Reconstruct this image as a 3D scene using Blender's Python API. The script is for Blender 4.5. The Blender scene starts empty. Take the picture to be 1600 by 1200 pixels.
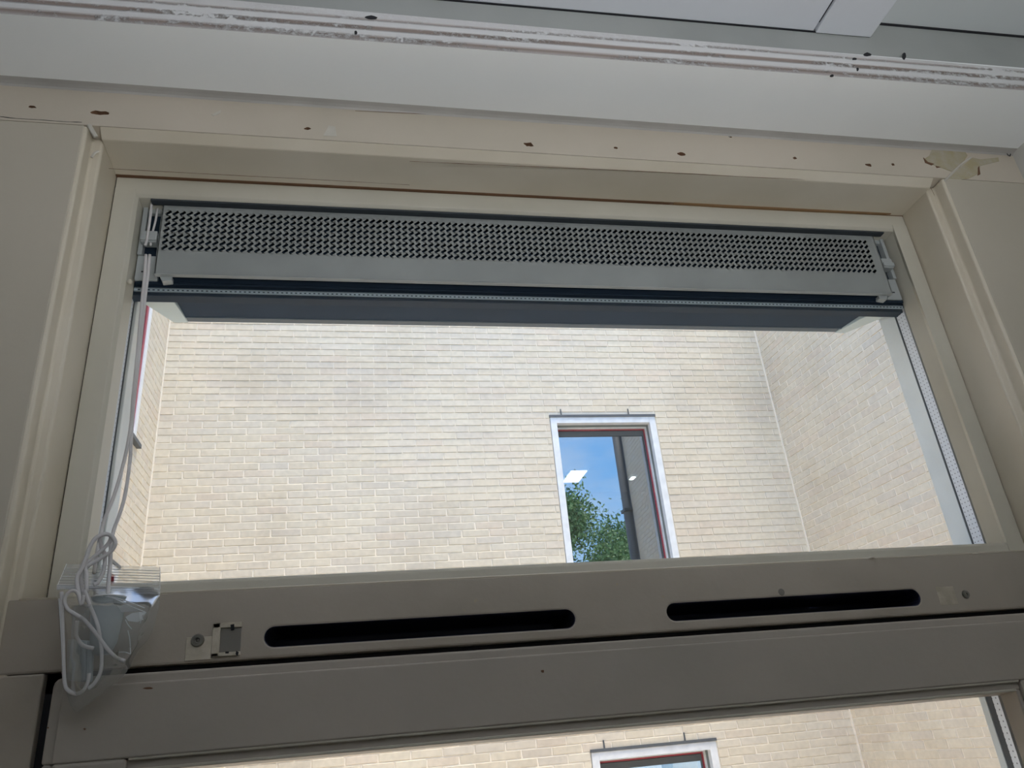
import bpy, bmesh, math, random
import numpy as np
from mathutils import Vector, Matrix, noise
random.seed(7)
C = bpy.context.scene.collection
SC = bpy.context.scene
R = math.radians

# ---------------------------------------------------------------- camera
PITCH, ROLL, YAW, FPX = 0.439550677, -0.0944769192, 0.221489399, 1213.69
def _cam():
    cy, sy = math.cos(YAW), math.sin(YAW)
    Ry = Matrix(((cy, -sy, 0), (sy, cy, 0), (0, 0, 1)))
    A = Matrix(((1, 0, 0), (0, 0, -1), (0, 1, 0)))
    c, s = math.cos(PITCH), math.sin(PITCH)
    Rp = Matrix(((1, 0, 0), (0, c, s), (0, -s, c)))
    c, s = math.cos(ROLL), math.sin(ROLL)
    Rr = Matrix(((c, -s, 0), (s, c, 0), (0, 0, 1)))
    return Rr @ Rp @ A @ Ry
MC = _cam()                                   # world -> camera (x right, y down, z forward)
cd = bpy.data.cameras.new('camera'); cam = bpy.data.objects.new('camera', cd); C.objects.link(cam)
W2C = MC.transposed()
rot = Matrix((W2C.col[0], -W2C.col[1], -W2C.col[2])).transposed()
cam.matrix_world = rot.to_4x4()
cd.sensor_fit = 'HORIZONTAL'; cd.sensor_width = 36.0; cd.lens = 36.0 * FPX / 1600.0
cd.clip_start = 0.01; cd.clip_end = 200
SC.camera = cam
def at(px, py, Y):                            # point of the plane y = Y seen at pixel (px, py)
    d = MC.transposed() @ Vector((px - 800, py - 600, FPX))
    return d * (Y / d.y)

# ---------------------------------------------------------------- light, exposure
SC.view_settings.view_transform = 'Standard'
SC.view_settings.look = 'None'
SC.view_settings.gamma = 1.0
SC.view_settings.use_curve_mapping = False
SC.view_settings.exposure = 0.58
SC.cycles.max_bounces = 14; SC.cycles.diffuse_bounces = 8; SC.cycles.transparent_max_bounces = 24
SC.cycles.glossy_bounces = 6; SC.cycles.sample_clamp_indirect = 6

wd = bpy.data.worlds.new('sky'); SC.world = wd; wd.use_nodes = True
nt = wd.node_tree; nt.nodes.clear(); N = nt.nodes.new; L = nt.links.new
out = N('ShaderNodeOutputWorld'); bg = N('ShaderNodeBackground'); tc = N('ShaderNodeTexCoord')
sep = N('ShaderNodeSeparateXYZ'); L(tc.outputs['Generated'], sep.inputs[0])
cr = N('ShaderNodeValToRGB'); L(sep.outputs['Z'], cr.inputs[0])
cr.color_ramp.elements[0].position = 0.0; cr.color_ramp.elements[0].color = (0.50, 0.74, 1.0, 1)
cr.color_ramp.elements[1].position = 0.75; cr.color_ramp.elements[1].color = (0.16, 0.36, 0.80, 1)
e = cr.color_ramp.elements.new(0.30); e.color = (0.22, 0.50, 0.95, 1)
mp = N('ShaderNodeMapping'); mp.inputs['Scale'].default_value = (1, 1, 2.6); L(tc.outputs['Generated'], mp.inputs[0])
nz = N('ShaderNodeTexNoise'); nz.inputs['Scale'].default_value = 2.3; nz.inputs['Detail'].default_value = 6
nz.inputs['Roughness'].default_value = 0.55; L(mp.outputs[0], nz.inputs[0])
cl = N('ShaderNodeValToRGB'); L(nz.outputs[0], cl.inputs[0])
cl.color_ramp.elements[0].position = 0.46; cl.color_ramp.elements[0].color = (0, 0, 0, 1)
cl.color_ramp.elements[1].position = 0.80; cl.color_ramp.elements[1].color = (1, 1, 1, 1)
mx = N('ShaderNodeMix'); mx.data_type = 'RGBA'; L(cl.outputs[0], mx.inputs[0]); L(cr.outputs[0], mx.inputs[6])
mx.inputs[7].default_value = (1.0, 0.98, 0.95, 1)
L(mx.outputs[2], bg.inputs[0]); bg.inputs[1].default_value = 1.4; L(bg.outputs[0], out.inputs[0])

sd = bpy.data.lights.new('sun', 'SUN'); sun = bpy.data.objects.new('sun', sd); C.objects.link(sun)
sd.energy = 4.6; sd.angle = R(30); sd.color = (1.0, 0.89, 0.74)
sun.location = (0, 0, 8)
sun.rotation_euler = Vector((0.12, -0.18, 1.0)).to_track_quat('Z', 'Y').to_euler()

# ---------------------------------------------------------------- materials
def new_mat(name):
    m = bpy.data.materials.new(name); m.use_nodes = True
    return m, m.node_tree, m.node_tree.nodes['Principled BSDF']
def nd(t, typ, **k):
    n = t.nodes.new(typ)
    for a, b in k.items(): setattr(n, a, b)
    return n
def ramp(t, src, stops):
    r = nd(t, 'ShaderNodeValToRGB'); t.links.new(src, r.inputs[0]); el = r.color_ramp.elements
    el[0].position, el[0].color = stops[0][0], (*stops[0][1], 1)
    el[1].position, el[1].color = stops[-1][0], (*stops[-1][1], 1)
    for p, c in stops[1:-1]:
        q = el.new(p); q.color = (*c, 1)
    return r.outputs[0]
def noisetex(t, scale, detail=4, stretch=(1, 1, 1), rough=0.5):
    tc = nd(t, 'ShaderNodeTexCoord'); mp = nd(t, 'ShaderNodeMapping'); mp.inputs['Scale'].default_value = stretch
    t.links.new(tc.outputs['Object'], mp.inputs[0])
    n = nd(t, 'ShaderNodeTexNoise'); n.inputs['Scale'].default_value = scale; n.inputs['Detail'].default_value = detail
    n.inputs['Roughness'].default_value = rough
    t.links.new(mp.outputs[0], n.inputs[0]); return n.outputs[0]
def bump(t, b, h, strength=0.2, dist=0.001):
    bp = nd(t, 'ShaderNodeBump'); bp.inputs['Strength'].default_value = strength; bp.inputs['Distance'].default_value = dist
    t.links.new(h, bp.inputs['Height']); t.links.new(bp.outputs[0], b.inputs['Normal'])
def paint(name, c, c2=None, rough=0.45, scale=7, bs=0.25, stretch=(1, 1, 1), spots=None, spec=0.4):
    m, t, b = new_mat(name)
    c2 = c2 or tuple(x * 0.88 for x in c)
    n = noisetex(t, scale, 5, stretch)
    col = ramp(t, n, [(0.35, c2), (0.62, c)])
    if spots:
        n2 = noisetex(t, 90, 2)
        f = ramp(t, n2, [(0.74, (0, 0, 0)), (0.79, (1, 1, 1))])
        mixn = nd(t, 'ShaderNodeMix', data_type='RGBA'); t.links.new(f, mixn.inputs[0]); t.links.new(col, mixn.inputs[6])
        mixn.inputs[7].default_value = (*spots, 1); col = mixn.outputs[2]
    t.links.new(col, b.inputs['Base Color'])
    b.inputs['Roughness'].default_value = rough; b.inputs['Specular IOR Level'].default_value = spec
    bump(t, b, noisetex(t, 160, 3, stretch), bs, 0.0006)
    return m
def plain(name, c, rough=0.5, metal=0.0, spec=0.5):
    m, t, b = new_mat(name); b.inputs['Base Color'].default_value = (*c, 1)
    b.inputs['Roughness'].default_value = rough; b.inputs['Metallic'].default_value = metal
    b.inputs['Specular IOR Level'].default_value = spec
    col = ramp(t, noisetex(t, 14, 3), [(0.3, tuple(x * 0.9 for x in c)), (0.7, tuple(min(1, x * 1.06) for x in c))])
    t.links.new(col, b.inputs['Base Color'])
    return m
M = {}
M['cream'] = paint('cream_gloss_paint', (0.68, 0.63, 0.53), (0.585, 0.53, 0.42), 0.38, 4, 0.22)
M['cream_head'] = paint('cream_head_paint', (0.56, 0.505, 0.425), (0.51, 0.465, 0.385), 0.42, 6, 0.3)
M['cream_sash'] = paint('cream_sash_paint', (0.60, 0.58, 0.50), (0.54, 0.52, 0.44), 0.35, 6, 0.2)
M['cream_dirty_shaded'] = paint('cream_worn_shaded', (0.43, 0.385, 0.325), (0.375, 0.335, 0.28), 0.42, 9, 0.25, spots=(0.42, 0.36, 0.27))  # cream darkened to hold the dim front light, plus worn spots
M['side'] = paint('side_panel_shaded', (0.52, 0.48, 0.40), (0.47, 0.435, 0.36), 0.42, 3, 0.2)  # casing cream in a darker copy, shade put into the colour
M['leaf_paint_shaded'] = paint('leaf_paint_shaded', (0.43, 0.39, 0.34), (0.385, 0.355, 0.31), 0.42, 6, 0.2)  # same cream again, darkened for the shaded front of the leaf
M['wall_room'] = paint('room_wall_paint', (0.56, 0.56, 0.53), None, 0.6, 4, 0.3)
M['soffit'] = paint('white_soffit_paint', (0.89, 0.92, 0.93), (0.85, 0.88, 0.89), 0.5, 3, 0.15)
M['grey_board'] = paint('grey_board', (0.36, 0.38, 0.37), (0.30, 0.32, 0.31), 0.6, 5, 0.2)
M['ceiling'] = paint('ceiling_paint', (0.60, 0.64, 0.65), (0.55, 0.59, 0.60), 0.6, 3, 0.15)
M['panel'] = paint('ceiling_panel_paint', (0.72, 0.75, 0.80), (0.68, 0.71, 0.76), 0.5, 3, 0.1)
M['gap'] = plain('dark_gap', (0.012, 0.013, 0.017), 0.8)
M['rot'] = plain('bare_wood', (0.16, 0.085, 0.045), 0.9)
M['slot'] = plain('slot_inside', (0.03, 0.036, 0.075), 0.5)
M['peel'] = paint('old_undercoat', (0.40, 0.35, 0.22), (0.44, 0.41, 0.33), 0.7, 60, 0.5)
M['filler'] = paint('white_filler', (0.58, 0.56, 0.50), None, 0.8, 60, 0.5)
M['alu'] = plain('grey_white_aluminium', (0.31, 0.335, 0.33), 0.38, 0.0, 0.5)
M['alu_br'] = plain('bracket_plastic', (0.42, 0.455, 0.46), 0.4)
M['anod'] = plain('dark_anodised', (0.018, 0.032, 0.052), 0.6, 0.0, 0.12)
M['hood'] = plain('hood_slate_grey', (0.014, 0.032, 0.058), 0.6, 0.0, 0.08)
M['hood_lip'] = plain('hood_lip_grey', (0.045, 0.072, 0.10), 0.4, 0.0, 0.4)
M['cap'] = plain('end_cap_grey', (0.42, 0.50, 0.52), 0.45)
M['outer'] = plain('outer_frame_paint', (0.66, 0.70, 0.70), 0.4)
M['cord'] = plain('white_cord', (0.66, 0.65, 0.66), 0.7)
M['wood'] = plain('aged_wood', (0.25, 0.15, 0.07), 0.85)
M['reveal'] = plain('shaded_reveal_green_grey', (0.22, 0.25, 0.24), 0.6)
M['caulk'] = paint('grey_caulk', (0.46, 0.45, 0.43), (0.40, 0.39, 0.37), 0.8, 12, 0.4)
M['recess'] = plain('dark_recess', (0.20, 0.19, 0.17), 0.6)  # darker than the plate and rail around it
M['rubber_shade'] = plain('black_rubber_shade', (0.035, 0.045, 0.055), 0.6)  # for the glass seals and the shade strip under the top rail
M['plate'] = paint('painted_plate', (0.58, 0.53, 0.44), (0.44, 0.40, 0.31), 0.4, 80, 0.5)
M['steel'] = plain('screw_steel', (0.24, 0.235, 0.21), 0.35, 0.7)
M['white_pvc'] = plain('white_pvc', (0.80, 0.82, 0.84), 0.35)
M['red'] = plain('red_frame', (0.33, 0.045, 0.06), 0.4)
M['lintel'] = plain('dark_lintel', (0.10, 0.11, 0.12), 0.6)
M['weight'] = plain('pale_plastic', (0.36, 0.41, 0.43), 0.35)
M['room_dark'] = plain('far_room_paint', (0.22, 0.20, 0.18), 0.8)
M['ground'] = paint('paving', (0.66, 0.63, 0.58), (0.56, 0.54, 0.50), 0.9, 3, 0.5)
M['floor'] = paint('floor_lino', (0.50, 0.46, 0.40), None, 0.5, 3, 0.2)
M['roof'] = plain('roof_felt', (0.12, 0.12, 0.13), 0.9)
M['bark'] = paint('bark', (0.16, 0.12, 0.08), (0.08, 0.06, 0.04), 0.9, 8, 1.0, (1, 1, 0.2))

def m_ply():
    m, t, b = new_mat('painted_plywood_edge')
    tc = nd(t, 'ShaderNodeTexCoord'); sp = nd(t, 'ShaderNodeSeparateXYZ'); t.links.new(tc.outputs['Object'], sp.inputs[0])
    wob = noisetex(t, 5, 3, (1, 1, 1))
    a = nd(t, 'ShaderNodeMath', operation='MULTIPLY_ADD'); t.links.new(wob, a.inputs[0]); a.inputs[1].default_value = 0.002
    t.links.new(sp.outputs['Z'], a.inputs[2])
    s = nd(t, 'ShaderNodeMath', operation='MULTIPLY'); t.links.new(a.outputs[0], s.inputs[0]); s.inputs[1].default_value = 1 / 0.0412
    bands = ramp(t, s.outputs[0], [(0.0, (0.2,) * 3), (0.06, (0.7,) * 3), (0.15, (1,) * 3), (0.25, (0.1,) * 3), (0.38, (0,) * 3), (0.44, (0.95,) * 3), (0.52, (0.95,) * 3),
                                   (0.58, (0.0,) * 3), (0.72, (0,) * 3), (0.78, (0.75,) * 3), (0.86, (0.1,) * 3)])
    n = noisetex(t, 260, 6, (0.5, 1, 0.6), 0.8)
    patch = noisetex(t, 7, 4, (1, 1, 5))
    k = nd(t, 'ShaderNodeMath', operation='ADD'); t.links.new(n, k.inputs[0]); t.links.new(patch, k.inputs[1])
    f = ramp(t, k.outputs[0], [(0.86, (0,) * 3), (1.02, (1,) * 3)])
    k2 = nd(t, 'ShaderNodeMath', operation='MULTIPLY'); t.links.new(bands, k2.inputs[0]); t.links.new(f, k2.inputs[1])
    mixn = nd(t, 'ShaderNodeMix', data_type='RGBA'); t.links.new(k2.outputs[0], mixn.inputs[0])
    mixn.inputs[6].default_value = (0.66, 0.67, 0.68, 1); mixn.inputs[7].default_value = (0.27, 0.215, 0.19, 1)
    t.links.new(mixn.outputs[2], b.inputs['Base Color']); b.inputs['Roughness'].default_value = 0.75
    inv = nd(t, 'ShaderNodeMath', operation='SUBTRACT'); inv.inputs[0].default_value = 1; t.links.new(k2.outputs[0], inv.inputs[1])
    bump(t, b, inv.outputs[0], 0.8, 0.002)
    return m
M['ply'] = m_ply()

def m_brick(name, per_island):
    m, t, b = new_mat(name)
    if per_island:
        g = nd(t, 'ShaderNodeNewGeometry'); rnd = g.outputs['Random Per Island']
    else:
        g = nd(t, 'ShaderNodeObjectInfo'); rnd = g.outputs['Random']
    c = ramp(t, rnd, [(0.0, (0.68, 0.605, 0.485)), (0.3, (0.70, 0.63, 0.51)), (0.55, (0.685, 0.62, 0.52)), (0.72, (0.715, 0.65, 0.53)),
                      (0.86, (0.69, 0.60, 0.49)), (1.0, (0.66, 0.605, 0.515))])
    tc = nd(t, 'ShaderNodeTexCoord')
    gm = nd(t, 'ShaderNodeNewGeometry')
    n = nd(t, 'ShaderNodeTexNoise'); n.inputs['Scale'].default_value = 1.3; n.inputs['Detail'].default_value = 5
    t.links.new(gm.outputs['Position'], n.inputs[0])
    st = ramp(t, n.outputs[0], [(0.3, (0.90, 0.89, 0.88)), (0.5, (1, 1, 1)), (0.75, (1.03, 1.03, 1.02))])
    mu = nd(t, 'ShaderNodeMix', data_type='RGBA', blend_type='MULTIPLY'); mu.inputs[0].default_value = 1
    t.links.new(c, mu.inputs[6]); t.links.new(st, mu.inputs[7])
    n2 = nd(t, 'ShaderNodeTexNoise'); n2.inputs['Scale'].default_value = 28; n2.inputs['Detail'].default_value = 4
    t.links.new(gm.outputs['Position'], n2.inputs[0])
    st2 = ramp(t, n2.outputs[0], [(0.3, (0.93, 0.93, 0.93)), (0.65, (1.04, 1.04, 1.04))])
    mu2 = nd(t, 'ShaderNodeMix', data_type='RGBA', blend_type='MULTIPLY'); mu2.inputs[0].default_value = 1
    t.links.new(mu.outputs[2], mu2.inputs[6]); t.links.new(st2, mu2.inputs[7])
    t.links.new(mu2.outputs[2], b.inputs['Base Color']); b.inputs['Roughness'].default_value = 0.9
    b.inputs['Specular IOR Level'].default_value = 0.15
    bump(t, b, n2.outputs[0], 0.5, 0.004)
    return m
M['brick'] = m_brick('brick_face', False); M['brick_far'] = m_brick('brick_face_joined', True)
M['mortar'] = paint('mortar', (0.88, 0.80, 0.68), (0.82, 0.745, 0.63), 0.95, 20, 0.5)

def m_pane(name, fac_const=None, tint=(1, 1, 1), ior=1.5, haze=0.0):
    m = bpy.data.materials.new(name); m.use_nodes = True; t = m.node_tree; t.nodes.clear()
    o = nd(t, 'ShaderNodeOutputMaterial'); tr = nd(t, 'ShaderNodeBsdfTransparent'); gl = nd(t, 'ShaderNodeBsdfGlossy')
    tr.inputs[0].default_value = (*tint, 1); gl.inputs['Roughness'].default_value = 0.0
    mixs = nd(t, 'ShaderNodeMixShader')
    if fac_const is None:
        fr = nd(t, 'ShaderNodeFresnel'); fr.inputs[0].default_value = ior; t.links.new(fr.outputs[0], mixs.inputs[0])
    else: mixs.inputs[0].default_value = fac_const
    t.links.new(tr.outputs[0], mixs.inputs[1]); t.links.new(gl.outputs[0], mixs.inputs[2])
    last = mixs.outputs[0]
    if haze:
        df = nd(t, 'ShaderNodeBsdfTranslucent'); df.inputs[0].default_value = (0.9, 0.92, 0.95, 1)  # faint milky layer imitating glare haze over the pane
        n = noisetex(t, 3, 5); f = ramp(t, n, [(0.35, (haze * 0.6,) * 3), (0.7, (haze * 1.5,) * 3)])
        ms = nd(t, 'ShaderNodeMixShader'); t.links.new(f, ms.inputs[0]); t.links.new(last, ms.inputs[1]); t.links.new(df.outputs[0], ms.inputs[2]); last = ms.outputs[0]
    t.links.new(last, o.inputs[0]); return m
M['glass'] = m_pane('window_glass', None, (0.985, 0.99, 0.985), 1.22, haze=0.002)
M['far_glass'] = m_pane('coated_far_glass', 0.40, (0.75, 0.82, 0.85))

def m_spacer():
    m, t, b = new_mat('perforated_spacer_aluminium')
    tc = nd(t, 'ShaderNodeTexCoord'); v = nd(t, 'ShaderNodeVectorMath', operation='SCALE'); v.inputs['Scale'].default_value = 1 / 0.0052
    t.links.new(tc.outputs['Object'], v.inputs[0])
    fr = nd(t, 'ShaderNodeVectorMath', operation='FRACTION'); t.links.new(v.outputs[0], fr.inputs[0])
    s = nd(t, 'ShaderNodeSeparateXYZ'); t.links.new(fr.outputs[0], s.inputs[0])
    d = {}
    for ax in 'XYZ':
        a = nd(t, 'ShaderNodeMath', operation='SUBTRACT'); t.links.new(s.outputs[ax], a.inputs[0]); a.inputs[1].default_value = 0.5
        p = nd(t, 'ShaderNodeMath', operation='POWER'); t.links.new(a.outputs[0], p.inputs[0]); p.inputs[1].default_value = 2; d[ax] = p.outputs[0]
    def dots(a, bb):
        q = nd(t, 'ShaderNodeMath', operation='ADD'); t.links.new(a, q.inputs[0]); t.links.new(bb, q.inputs[1])
        l = nd(t, 'ShaderNodeMath', operation='LESS_THAN'); t.links.new(q.outputs[0], l.inputs[0]); l.inputs[1].default_value = 0.022
        return l.outputs[0]
    mixn = nd(t, 'ShaderNodeMix', data_type='RGBA'); t.links.new(dots(d['Y'], d['Z']), mixn.inputs[0])
    mixn.inputs[6].default_value = (0.66, 0.70, 0.76, 1); mixn.inputs[7].default_value = (0.15, 0.17, 0.2, 1)
    t.links.new(mixn.outputs[2], b.inputs['Base Color']); b.inputs['Roughness'].default_value = 0.4; b.inputs['Metallic'].default_value = 0.3
    return m
M['spacer'] = m_spacer()
M['spacer_top'] = plain('spacer_aluminium', (0.45, 0.54, 0.60), 0.4, 0.2)

def m_film(nm='clear_film', milk=0.20):
    m = bpy.data.materials.new(nm); m.use_nodes = True; t = m.node_tree; t.nodes.clear()
    o = nd(t, 'ShaderNodeOutputMaterial'); tr = nd(t, 'ShaderNodeBsdfTransparent'); gl = nd(t, 'ShaderNodeBsdfGlossy'); df = nd(t, 'ShaderNodeBsdfDiffuse')
    tl = nd(t, 'ShaderNodeBsdfTranslucent'); tl.inputs[0].default_value = (0.9, 0.93, 0.95, 1)
    tr.inputs[0].default_value = (0.98, 0.99, 0.99, 1); gl.inputs['Roughness'].default_value = 0.12; df.inputs[0].default_value = (0.85, 0.88, 0.9, 1)
    ad = nd(t, 'ShaderNodeMixShader'); ad.inputs[0].default_value = 0.5; t.links.new(df.outputs[0], ad.inputs[1]); t.links.new(tl.outputs[0], ad.inputs[2])
    m1 = nd(t, 'ShaderNodeMixShader'); m1.inputs[0].default_value = milk; t.links.new(tr.outputs[0], m1.inputs[1]); t.links.new(ad.outputs[0], m1.inputs[2])
    lw = nd(t, 'ShaderNodeFresnel'); lw.inputs[0].default_value = 1.3
    m2 = nd(t, 'ShaderNodeMixShader'); mm = nd(t, 'ShaderNodeMath', operation='MULTIPLY'); mm.inputs[1].default_value = .5; t.links.new(lw.outputs[0], mm.inputs[0]); t.links.new(mm.outputs[0], m2.inputs[0]); t.links.new(m1.outputs[0], m2.inputs[1]); t.links.new(gl.outputs[0], m2.inputs[2])
    t.links.new(m2.outputs[0], o.inputs[0]); return m
M['film'] = m_film()
M['film_thick'] = m_film('thick_film', 0.34)
M['film_fold_glint'] = m_film('folded_film_glint', 0.85)  # milky white for the creases and the bag's built-in highlight
def m_leaf():
    m, t, b = new_mat('tree_leaves')
    g = nd(t, 'ShaderNodeNewGeometry')
    c = ramp(t, g.outputs['Random Per Island'], [(0, (0.06, 0.13, 0.04)), (0.6, (0.15, 0.28, 0.09)), (1, (0.30, 0.44, 0.18))])
    t.links.new(c, b.inputs['Base Color']); b.inputs['Roughness'].default_value = 0.6
    return m
M['leaf'] = m_leaf()
def m_emit(name, c, s):
    m = bpy.data.materials.new(name); m.use_nodes = True; t = m.node_tree; t.nodes.clear()
    o = nd(t, 'ShaderNodeOutputMaterial'); e = nd(t, 'ShaderNodeEmission'); e.inputs[0].default_value = (*c, 1); e.inputs[1].default_value = s
    t.links.new(e.outputs[0], o.inputs[0]); return m

# ---------------------------------------------------------------- helpers
class MB:
    def __init__(s): s.v = []; s.f = []; s.mi = []
    def add(s, v, f, mi=0):
        n = len(s.v); s.v += [tuple(p) for p in v]; s.f += [tuple(i + n for i in q) for q in f]; s.mi += [mi] * len(f); return s
    def box(s, x0, x1, y0, y1, z0, z1, mi=0):
        v = [(x, y, z) for x in (x0, x1) for y in (y0, y1) for z in (z0, z1)]
        return s.add(v, [(0, 1, 3, 2), (4, 6, 7, 5), (0, 4, 5, 1), (2, 3, 7, 6), (0, 2, 6, 4), (1, 5, 7, 3)], mi)
    def prism(s, poly, axis, a, b, mi=0):
        """poly: 2D points; axis 'x': (y,z), 'z': (x,y), 'y': (x,z)"""
        def P(p, t): return {'x': (t, p[0], p[1]), 'z': (p[0], p[1], t), 'y': (p[0], t, p[1])}[axis]
        n = len(poly); v = [P(p, a) for p in poly] + [P(p, b) for p in poly]
        f = [tuple(range(n))[::-1], tuple(range(n, 2 * n))] + [(i, (i + 1) % n, n + (i + 1) % n, n + i) for i in range(n)]
        return s.add(v, f, mi)
    def tube(s, pts, r, k=8, mi=0, flat=1.0):
        pts = [Vector(p) for p in pts]; n = len(pts); rings = []
        up = Vector((0, 1, 0.01))
        for i, p in enumerate(pts):
            d = (pts[min(i + 1, n - 1)] - pts[max(i - 1, 0)]).normalized()
            a = d.cross(up)
            if a.length < 1e-3: a = d.cross(Vector((1, 0, 0)))
            a.normalize(); b = d.cross(a).normalized()
            rr = r[i] if isinstance(r, (list, tuple)) else r
            rings.append([p + a * (rr * math.cos(q * 2 * math.pi / k)) + b * (rr * flat * math.sin(q * 2 * math.pi / k)) for q in range(k)])
        v = [q for g in rings for q in g]
        f = [(i * k + j, i * k + (j + 1) % k, (i + 1) * k + (j + 1) % k, (i + 1) * k + j) for i in range(n - 1) for j in range(k)]
        f += [tuple(range(k))[::-1], tuple(range((n - 1) * k, n * k))]
        return s.add(v, f, mi)
    def lathe(s, prof, c, k=24, mi=0, axis='z'):
        v = []; m = len(prof)
        for r, h in prof:
            for j in range(k):
                a = j * 2 * math.pi / k
                if axis == 'z': v.append((c[0] + r * math.cos(a), c[1] + r * math.sin(a), c[2] + h))
                else: v.append((c[0] + r * math.cos(a), c[1] + h, c[2] + r * math.sin(a)))
        f = [(i * k + j, i * k + (j + 1) % k, (i + 1) * k + (j + 1) % k, (i + 1) * k + j) for i in range(m - 1) for j in range(k)]
        return s.add(v, f, mi)
    def ring(s, x0, x1, z0, z1, w, y0, y1, mi=0):
        ws = w if isinstance(w, tuple) else (w, w, w, w)     # left right bottom top
        l, r, b, t = ws
        return s.box(x0, x0 + l, y0, y1, z0, z1, mi).box(x1 - r, x1, y0, y1, z0, z1, mi).box(x0 + l, x1 - r, y0, y1, z1 - t, z1, mi).box(x0 + l, x1 - r, y0, y1, z0, z0 + b, mi)
    def mesh(s, name, mats, off=(0, 0, 0), fix=True):
        me = bpy.data.meshes.new(name)
        me.from_pydata([(p[0] - off[0], p[1] - off[1], p[2] - off[2]) for p in s.v], [], s.f)
        for m in (mats if isinstance(mats, (list, tuple)) else [mats]): me.materials.append(m)
        me.polygons.foreach_set('material_index', s.mi)
        if fix:
            bm = bmesh.new(); bm.from_mesh(me); bmesh.ops.recalc_face_normals(bm, faces=bm.faces); bm.to_mesh(me); bm.free()
        me.update(); return me
def root(name, loc, kind=None, label=None, cat=None, group=None, rz=0):
    o = bpy.data.objects.new(name, None); C.objects.link(o); o.location = loc; o.rotation_euler = (0, 0, rz)
    o.empty_display_size = 0.05
    return tag(o, kind, label, cat, group)
def tag(o, kind=None, label=None, cat=None, group=None):
    if kind: o['kind'] = kind
    if label: o['label'] = label
    if cat: o['category'] = cat
    if group: o['group'] = group
    return o
def part(name, mb, mat, parent=None, bev=0, seg=2, smooth=False, loc=None, local=False, label=None, fix=True, kind=None):
    """a mesh object; mesh points are given in world space unless local"""
    if parent is not None:
        base = Vector((0, 0, 0))
        p = parent
        while p is not None: base += p.location; p = p.parent
        if local: base = Vector((0, 0, 0))
        me = mb.mesh(name, mat, base, fix); o = bpy.data.objects.new(name, me); C.objects.link(o); o.parent = parent
    else:
        loc = loc or (0, 0, 0)
        me = mb.mesh(name, mat, loc, fix); o = bpy.data.objects.new(name, me); C.objects.link(o); o.location = loc
    if smooth:
        me.polygons.foreach_set('use_smooth', [True] * len(me.polygons))
    if bev:
        b = o.modifiers.new('bevel', 'BEVEL'); b.width = bev; b.segments = seg; b.limit_method = 'ANGLE'; b.angle_limit = R(40)
        b.harden_normals = False
    if label: o['label'] = label
    if kind: o['kind'] = kind
    return o
def cut(o, cutter_mb):
    """cut holes: the cutter's faces get the second material of the target"""
    cutter_mb.mi = [1] * len(cutter_mb.f)
    me = cutter_mb.mesh('cutter', [o.data.materials[0], o.data.materials[1]], o.matrix_basis.translation if o.parent is None else Vector((0, 0, 0)))
    return me
def carve(mb, cutter, name, mats):
    """boolean difference of closed meshes; returns a new mesh in world space"""
    a = bpy.data.objects.new('a', mb.mesh(name, mats)); C.objects.link(a)
    cutter.mi = [1] * len(cutter.f)
    b = bpy.data.objects.new('b', cutter.mesh('c', mats)); C.objects.link(b)
    md = a.modifiers.new('d', 'BOOLEAN'); md.operation = 'DIFFERENCE'; md.object = b; md.solver = 'EXACT'
    bpy.context.view_layer.update()
    dg = bpy.context.evaluated_depsgraph_get()
    me = bpy.data.meshes.new_from_object(a.evaluated_get(dg))
    r = MB(); r.v = [tuple(v.co) for v in me.vertices]; r.f = [tuple(p.vertices) for p in me.polygons]; r.mi = [p.material_index for p in me.polygons]
    for o in (a, b): bpy.data.objects.remove(o, do_unlink=True)
    return r
def smooth_path(pts, n=6):
    P = [Vector(p) for p in pts]; P = [P[0] * 2 - P[1]] + P + [P[-1] * 2 - P[-2]]; o = []
    for i in range(1, len(P) - 2):
        a, b, c, d = P[i - 1:i + 3]
        for k in range(n):
            t = k / n
            o.append(0.5 * ((2 * b) + (c - a) * t + (2 * a - 5 * b + 4 * c - d) * t * t + (3 * b - a - 3 * c + d) * t ** 3))
    o.append(P[-2]); return o

ZF = -1.75                                    # floor level (the camera is z = 0)
XL, XR, YB = -1.6, 0.875, -2.6                # room sides

# ================================================================= room shell
part('floor', MB().box(XL - .1, XR + .1, YB - .1, .70, ZF - .1, ZF), M['floor']); tag(bpy.data.objects['floor'], 'structure')
s = part('wall_left', MB().box(XL - .12, XL, YB, .69, ZF, .776), M['wall_room']); tag(s, 'structure')
s = part('wall_right', MB().box(XR, XR + .12, YB, .69, ZF, .776), M['wall_room']); tag(s, 'structure')
s = part('wall_back', MB().box(XL, XR, YB - .12, YB, ZF, .776), M['wall_room']); tag(s, 'structure')
pf = lambda x: .5783 - .0149 * (x - .165)     # front of the plywood edge
# ceiling: high part plus hanging panels
ce = root('ceiling', (-.3, -1, .776), 'structure')
part('slab', MB().box(XL - .1, XR + .1, YB - .1, .62, .776, .83), M['ceiling'], ce)
part('panel', MB().prism([(XL, YB), (.5425, YB), (.5425, pf(.5425) + .0048), (XL, pf(XL) + .0048)], 'z', .7515, .772), M['panel'], ce, .0012)
part('panel', MB().prism([(.5445, YB), (.6185, YB), (.6185, pf(.6185) + .0048), (.5445, pf(.5445) + .0048)], 'z', .7485, .772), M['panel'], ce, .0012)
part('joint', MB().box(.5427, .5444, YB, .566, .753, .772), M['gap'], ce)
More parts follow.
